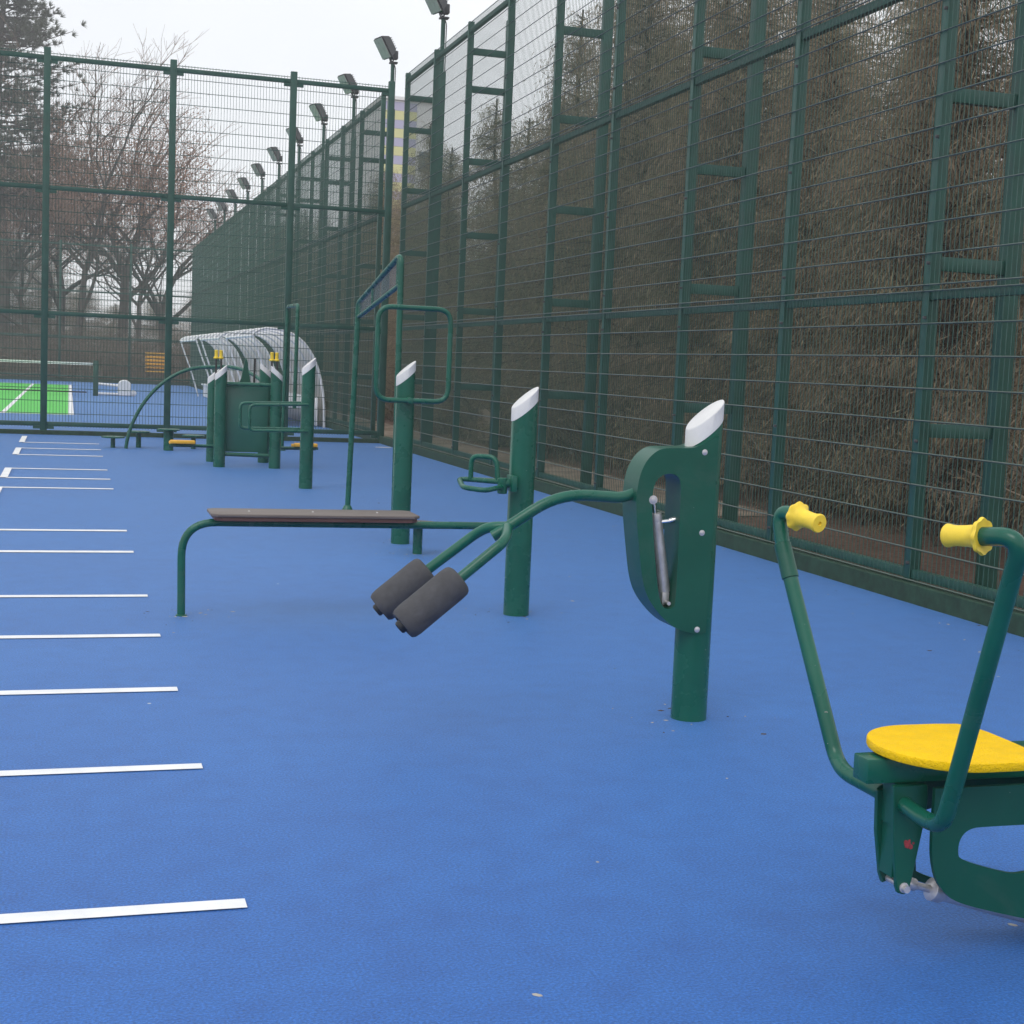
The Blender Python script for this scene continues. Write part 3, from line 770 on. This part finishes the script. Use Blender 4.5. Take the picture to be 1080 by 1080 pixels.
# pale things under the trees outside the side fence
bd = thing('beige_board', 'beige upright board standing under the conifers behind the side fence', 'board', (8.0, 26.6, 0))
MB().box(7.6, 7.64, 25.9, 27.3, .02, .62, .004).build('sheet', M['board_beige'], bd, angle=0)
for y in (26.1, 27.1): MB().box(7.642, 7.70, y-.03, y+.03, -.05, .6).build('stake', M['bark'], bd, angle=0)
for i, (x, y, hh) in enumerate(((8.6,24.3,.35),(8.7,23.3,.42),(8.6,22.6,.34))):
    o = MB().prism_xz([(x-.12,-.05),(x+.12,-.05),(x+.10,hh*.8),(x+.05,hh),(x-.06,hh),(x-.10,hh*.75)], y-.11, y+.11, bev=.02).build('concrete_block', M['concrete'], angle=30, origin=(x,y,0))
    tag(o, ['leftmost small pale concrete block under the conifers','middle pale concrete block under the conifers, tallest of three','rightmost small pale concrete block under the conifers'][i], 'block', 'pale blocks behind the side fence')

# building far right
Bd = thing('apartment_building', 'pale tower block with yellow and lilac bands seen through the fence', 'building', (24, 96, 0))
MB().box(18.2, 21.75, 90, 104, -.05, 17.5).build('wall', M['wall_pale'], Bd, angle=0)
MB().box(18.1, 21.85, 89.8, 104.2, 17.503, 17.7).build('roof', M['wall_pale'], Bd, angle=0)
for k in range(15):
    MB().box(18.25, 20.35, 89.93, 89.997, 1.2+1.08*k, 1.74+1.08*k).build('yellow_band' , M['stripe_yellow'], Bd, angle=0)
    MB().box(18.25, 20.35, 89.93, 89.997, 1.76+1.08*k, 2.26+1.08*k).build('lilac_band', M['stripe_lilac'], Bd, angle=0)
for k in range(5):
    for j in range(1):
        wd = MB().box(20.5+2.6*j, 21.6+2.6*j, 89.95, 89.997, 1.2+3.0*k, 2.6+3.0*k).build('window', M['shelter_white'], Bd, angle=0)
        MB().box(20.57+2.6*j, 21.53+2.6*j, 89.93, 89.948, 1.28+3.0*k, 2.52+3.0*k).build('pane', M['glass'], wd, angle=0)

# ------------------------------------------------------------------ trees
def conifer(seed, H, R, nb, ns, lf=1.0):
    """upright bushy conifer: trunk, hanging sprays of narrow leaf blades"""
    r = random.Random(seed); tv = MB(); tr = MB(); br = MB()
    lean = (r.uniform(-.12,.12), r.uniform(-.12,.12))
    ax = lambda z: V((lean[0]*z/H*2 + .06*math.sin(z*1.3+seed), lean[1]*z/H*2, z))
    tr.tube([ax(H*k/10) - (V((0,0,.1)) if k == 0 else V((0,0,0))) for k in range(11)], .11, 8, r1=.02)
    for i in range(nb):
        t = r.random()**.9; z = .12 + t*(H-.22)
        prof = (1-t)**.72*.90 + .08
        ln = R*prof*r.uniform(.55, 1.12); a = r.random()*2*math.pi
        up = r.uniform(-.15, .45)
        p0 = ax(z); dirv = V((math.cos(a), math.sin(a), up)).normalized()
        p1 = p0 + dirv*ln - V((0,0,.12*ln*ln))
        if r.random() < .75: br.tube([p0, p0.lerp(p1,.55)+V((0,0,.04)), p1], .013, 3, False, .003)
        n = int(ns*ln/R*1.2*(1-.42*t))+3
        for k in range(n):
            u = r.random()**.65
            c = p0.lerp(p1, u) + V((r.gauss(0,.12), r.gauss(0,.12), r.gauss(0,.11)))
            d = V((dirv.x*.4 + r.gauss(0,.38), dirv.y*.4 + r.gauss(0,.38), -.85 + r.gauss(0,.45))).normalized()
            L_ = r.uniform(.07,.19)*lf; wd = r.uniform(.0025,.0068)*lf
            sdir = d.cross(V((r.gauss(0,1), r.gauss(0,1), r.gauss(0,1)))).normalized()
            m_ = c + d*L_*.5
            tv.add([c, m_+sdir*wd, c+d*L_, m_-sdir*wd], [(0,1,2,3)])
    return tv, tr, br
def tree_obj(name, label, cat, group, parts, fol_mat, bark):
    T = thing(name, label, cat, (0,0,0), group)
    parts[1].build('trunk', bark, T, angle=60)
    if parts[2].v: parts[2].build('branches', bark, T, angle=60)
    parts[0].build('crown', fol_mat, T, angle=0)
    return T
CG = 'dense conifer row behind the side fence'
CL = 'bushy brown-green conifer in the dense row behind the side fence'
protos = [tree_obj('conifer_tree', CL, 'tree', CG, conifer(3+k, 8.0, 1.95, 560, 260), M['thuja'], M['bark']) for k in range(3)]
row = [(9.0,11.2,8.4),(8.7,13.2,8.0),(9.0,14.9,6.3),(8.8,16.6,6.0),(8.6,18.3,8.2),(9.0,20.0,9.2),(8.6,21.8,9.0),(8.9,23.7,8.8),(8.7,25.6,7.9),(9.1,27.3,6.8),
       (8.8,29.0,6.5),(9.0,31.3,7.3),(8.7,34.2,6.6),(9.0,37.2,7.6),(8.8,40.4,6.3),(9.1,43.6,7.3),(8.9,46.0,5.6),(9.2,48,6.0),(9.0,52,6.2),
       (11.2,15.0,6.8),(11.3,17.6,6.9),(11.0,20.0,8.6),(11.5,22.4,9.0),(11.2,24.8,8.6),(11.4,27.6,8.2),(11.2,30.2,5.6),(11.4,33.2,5.2),(11.2,36.5,5.4),(11.6,41,5.4),
       (13.8,19.2,5.6),(13.9,22.3,7.8),(14.0,25.8,8.2),(13.9,29.6,7.0),(14.2,34,5.9),
       (9.0,55.5,7.0),(9.1,59,7.4),(8.9,62.5,7.2),(9.2,66,7.6),(9.0,70,7.8),(11.5,46,6.6),(11.6,51,6.8),(11.4,57,7.6),(11.6,63,8.0)]
used = [False]*3
for i, (x, y, hgt) in enumerate(row):
    k = i % 3; s = hgt/8.0
    sc = (min(1.15, .85+.2*s), min(1.15, .85+.2*s), s)
    if not used[k]:
        used[k] = True; T = protos[k]; T.location = (x, y, -.05); T.scale = sc; T.rotation_euler = (0,0,rnd.random()*6.28)
    else:
        dup(protos[k], (x, y, -.05), rotz=rnd.random()*6.28, scale=sc)

# bare trees
def bare_tree(seed, H, r0, levels=6, fork=.42, spread=.55):
    r = random.Random(seed); wood_ = MB(); tw = MB()
    def grow(p, d, ln, rad, lv):
        top = lv == levels
        n = 5 if top else (4 if lv > 2 else 2); j = .05 if top else .15
        pts = [p]; dd = d
        for k in range(n):
            dd = (dd + V((r.gauss(0,j), r.gauss(0,j), r.gauss(.03,j*.6)))).normalized()
            pts.append(pts[-1] + dd*(ln/n))
        rad = max(rad, .010)
        (wood_ if lv >= 3 else tw).tube(pts, rad, 8 if lv > 4 else (5 if lv >= 3 else 3), False, max(.007, rad*.62))
        if lv == 0: return
        kids = 3
        for k in range(kids + (1 if r.random() < .35 else 0)):
            t = 1.0 if (k == 0 or (top and k < 3)) else r.uniform(.55 if top else .3, 1.0)
            i = min(n, max(1, int(round(t*n)))); q = pts[i]
            a = r.random()*2*math.pi if not top else k*2.1+r.random()
            side = V((math.cos(a), math.sin(a), r.uniform(-.15,.5)))
            nd = (dd*(1.0 if k == 0 else .65) + side*spread*(.55 if k == 0 else 1.0)).normalized()
            grow(q, nd, (H*.30 if top else ln*r.uniform(.58,.80)), rad*(.66 if k == 0 else .5), lv-1)
    grow(V((0,0,-.1)), V((.02,0,1)), H*fork, r0, levels)
    return tw, wood_, MB()
def bare(name, label, seed, loc, H, r0, lv=6, fork=.42, spread=.55, group='bare trees beyond the court'):
    T = thing(name, label, 'tree', (0,0,0), group)
    a, b_, _ = bare_tree(seed, H, r0, lv, fork, spread)
    b_.build('trunk', M['bark_far'], T, angle=60); a.build('twigs', M['twig'], T, angle=0)
    T.location = loc; ORG[T] = V(loc)
    return T
t1 = bare('bare_tree', 'bare tree with a thick forking trunk and reddish brown twigs behind the far fence', 21, (2.75,85,0), 15.5, .36)
t2 = bare('bare_tree', 'tall thin-branched bare tree beside the pine at the left', 8, (.3,83,0), 16.5, .24, 6, .36, .5)
t1.scale = (1, 1, .84)
lv_ = MB(); r_l = random.Random(3)
for i in range(16000):
    a = r_l.random()*6.283; q = r_l.random()**.5; zz = 12.9 + r_l.gauss(0, 1.9)
    c = V((4.6*q*math.cos(a)+.3, 2.6*q*math.sin(a), zz)); d = V((r_l.gauss(0,1), r_l.gauss(0,1), r_l.gauss(0,1))).normalized()
    e = d.cross(V((r_l.gauss(0,1), r_l.gauss(0,1), r_l.gauss(0,1)))).normalized()
    lv_.add([c, c+d*.07+e*.04, c+d*.14, c+d*.07-e*.04], [(0,1,2,3)])
lv_.v = [(x+2.75, y+85, z) for x, y, z in lv_.v]
lv_.build('dry_leaves', foliage('dry_russet_leaves', [(.3, (.30,.165,.11)), (.7, (.42,.25,.175))], .5), t1, angle=0)
t3 = bare('bare_tree', 'bare tree with long low limbs reaching right over the shelters', 5, (5.6,90,0), 12, .3, 6, .30, .75)
dup(t2, (-1.6,79,0), 'slim bare tree in front of the pine at the left edge', rotz=2.1, scale=(.9,.9,.68))
dup(t1, (-.6,96,0), 'bare tree deep in the wood between the pine and the forked tree', rotz=4.0, scale=(1,1,.74))
dup(t2, (4.6,104,0), 'bare tree farthest back above the shelters', rotz=.6, scale=(1,1,.8))
dup(t3, (-4.5,92,0), 'bare tree behind the pine at the left edge', rotz=3.0, scale=(1.1,1.1,1.2))

# pine at the top left
def pine(seed, H, R):
    r = random.Random(seed); lf = MB(); tr = MB(); br = MB()
    tr.tube([V((.25*math.sin(k*.7), 0, H*k/12 - .05)) for k in range(13)], .34, 9, r1=.08)
    for i in range(330):
        t = r.random(); z = H*(.36 + .62*t)
        ln = R*(.55+.45*math.sin(math.pi*min(1, t*1.15+.1)))*r.uniform(.5,1.1)*(1-.45*t); a = r.random()*6.283
        p0 = V((0,0,z)); d = V((math.cos(a), math.sin(a), r.uniform(-.05,.35))).normalized(); p1 = p0 + d*ln
        br.tube([p0, p0.lerp(p1,.5)-V((0,0,.1)), p1], .05, 4, False, .015)
        for k in range(13):
            c = p0.lerp(p1, .35+.7*r.random()) + V((r.gauss(0,.28), r.gauss(0,.28), r.gauss(.12,.22)))
            axis = (d + V((r.gauss(0,.4), r.gauss(0,.4), .7))).normalized()
            for q in range(20):
                dv = (axis + V((r.gauss(0,.5), r.gauss(0,.5), r.gauss(0,.5)))).normalized()
                s = dv.cross(V((r.gauss(0,1),r.gauss(0,1),r.gauss(0,1)))).normalized()*.026
                L_ = r.uniform(.25,.42)
                lf.add([c-s, c+s, c+dv*L_], [(0,1,2)])
    return lf, tr, br
pt_ = tree_obj('pine_tree', 'tall grey-green pine with tufted needles at the upper left corner', 'tree', 'pines beyond the court', pine(2, 25, 5.6), M['pine'], M['bark_far'])
pt_.location = (-3.7, 86, 0)
dup(pt_, (-9.5, 90, 0), 'second pine beyond the left edge of the court', rotz=2.0, scale=(1,1,.9))

# dark evergreens and scrub filling the low background behind the far fence
bg = [( -5.6,93,13),(-3.6,96,12),(-1.2,101,8.5),(1.0,107,6.0),(-7.6,94,14),(3.0,112,5.0),(-9.6,95,13),(6.5,112,6),(9.5,108,7)]
for i, (x, y, hgt) in enumerate(bg):
    dup(protos[i % 3], (x, y, -.05), 'dark distant evergreen in the wood behind the tennis court', 'distant evergreens behind the court', rnd.random()*6.28, (1.9,1.9,hgt/8.0))
def scrub(seed, x0, x1, y0, y1, n, hmax):
    r = random.Random(seed); mb = MB()
    for i in range(n):
        x, y = r.uniform(x0,x1), r.uniform(y0,y1); hh = hmax*r.uniform(.35,1)
        d = V((r.gauss(0,.22), r.gauss(0,.22), 1)); p = V((x,y,-.05))
        pts = [p, p+d*hh*.5, p+d*hh+V((r.gauss(0,.2),r.gauss(0,.2),0))]
        mb.tube(pts, .022, 3, False, .006)
        for k in range(4):
            q = pts[1].lerp(pts[2], r.random()); mb.tube([q, q+V((r.gauss(0,.45),r.gauss(0,.45),r.uniform(.1,.7)))], .011, 3, False, .004)
    return mb
sc = scrub(4, -12, 12, 74, 84, 1500, 2.6).build('undergrowth', M['bush'], angle=0)
tag(sc, 'low bare brown scrub behind the far court fence', 'undergrowth', kind='stuff')
sc = scrub(9, 7.6, 11, 9, 45, 900, 1.0).build('undergrowth', M['bush'], angle=0)
tag(sc, 'dry brown stems under the conifers behind the side fence', 'undergrowth', kind='stuff')

# ------------------------------------------------------------------ air
m = bpy.data.materials.new('damp_winter_air'); m.use_nodes = True
nt = m.node_tree; nt.nodes.remove(nt.nodes['Principled BSDF'])
pv = nt.nodes.new('ShaderNodeVolumePrincipled'); pv.inputs['Color'].default_value = (.93,.95,.97,1)
pv.inputs['Density'].default_value = .0024; pv.inputs['Anisotropy'].default_value = .2
nt.links.new(pv.outputs['Volume'], nt.nodes['Material Output'].inputs['Volume'])
hz = MB().box(-155, 155, -155, 155, -1.1, 32).build('haze', m, angle=0); tag(hz, kind='stuff')

# ------------------------------------------------------------------ camera
cam = bpy.data.cameras.new('camera'); co = bpy.data.objects.new('camera', cam); col.objects.link(co)
cam.sensor_width = 36; cam.sensor_fit = 'HORIZONTAL'; cam.lens = 36*1540/1080
cam.clip_start = .05; cam.clip_end = 2000
Rm3 = Matrix(((.9564715689, -.0120436940, -.2915768969), (-.2887459516, .1057132003, -.9515516248), (.0422837236, .9943237243, .0976341027)))
co.matrix_world = Matrix.Translation((0,0,1.4085)) @ Rm3.to_4x4()
scene.camera = co

# ------------------------------------------------------------------ light
EL, AZ = 52, 225
wd = bpy.data.worlds.new('World'); scene.world = wd; wd.use_nodes = True
nt = wd.node_tree; bgN = nt.nodes['Background']
sky = nt.nodes.new('ShaderNodeTexSky'); sky.sky_type = 'NISHITA'; sky.sun_disc = False
sky.sun_elevation = math.radians(EL); sky.sun_rotation = math.radians(AZ)
sky.air_density = 1.0; sky.dust_density = 3.0
# thick white cloud cover over the blue sky
mx = nt.nodes.new('ShaderNodeMix'); mx.data_type = 'RGBA'; mx.inputs['Factor'].default_value = .88
nt.links.new(sky.outputs['Color'], mx.inputs['A']); tc = nt.nodes.new('ShaderNodeTexCoord'); cn = nt.nodes.new('ShaderNodeTexNoise')
cn.inputs['Scale'].default_value = 2.2; cn.inputs['Detail'].default_value = 5; cn.inputs['Roughness'].default_value = .5
nt.links.new(tc.outputs['Generated'], cn.inputs['Vector'])
cr = nt.nodes.new('ShaderNodeValToRGB'); cr.color_ramp.elements[0].position = .32; cr.color_ramp.elements[1].position = .68
cr.color_ramp.elements[0].color = (.87,.88,.895,1); cr.color_ramp.elements[1].color = (1,1.0,1.0,1)
nt.links.new(cn.outputs['Fac'], cr.inputs['Fac'])
ml_ = nt.nodes.new('ShaderNodeMix'); ml_.data_type = 'RGBA'; ml_.blend_type = 'MULTIPLY'; ml_.inputs['Factor'].default_value = 1
nt.links.new(cr.outputs['Color'], ml_.inputs['A']); ml_.inputs['B'].default_value = (10.6, 10.7, 10.9, 1)
nt.links.new(ml_.outputs['Result'], mx.inputs['B'])
nt.links.new(mx.outputs['Result'], bgN.inputs['Color'])
bgN.inputs['Strength'].default_value = .10
sl = bpy.data.lights.new('sun', 'SUN'); sl.energy = .8; sl.angle = math.radians(30); sl.color = (1, .97, .93)
so = bpy.data.objects.new('sun', sl); col.objects.link(so)
sd = V((math.sin(math.radians(AZ))*math.cos(math.radians(EL)), math.cos(math.radians(AZ))*math.cos(math.radians(EL)), math.sin(math.radians(EL))))
so.rotation_euler = sd.to_track_quat('Z', 'Y').to_euler()
so.location = (0,0,30)

scene.view_settings.view_transform = 'Standard'; scene.view_settings.look = 'None'
scene.view_settings.exposure = .33; scene.view_settings.gamma = 1
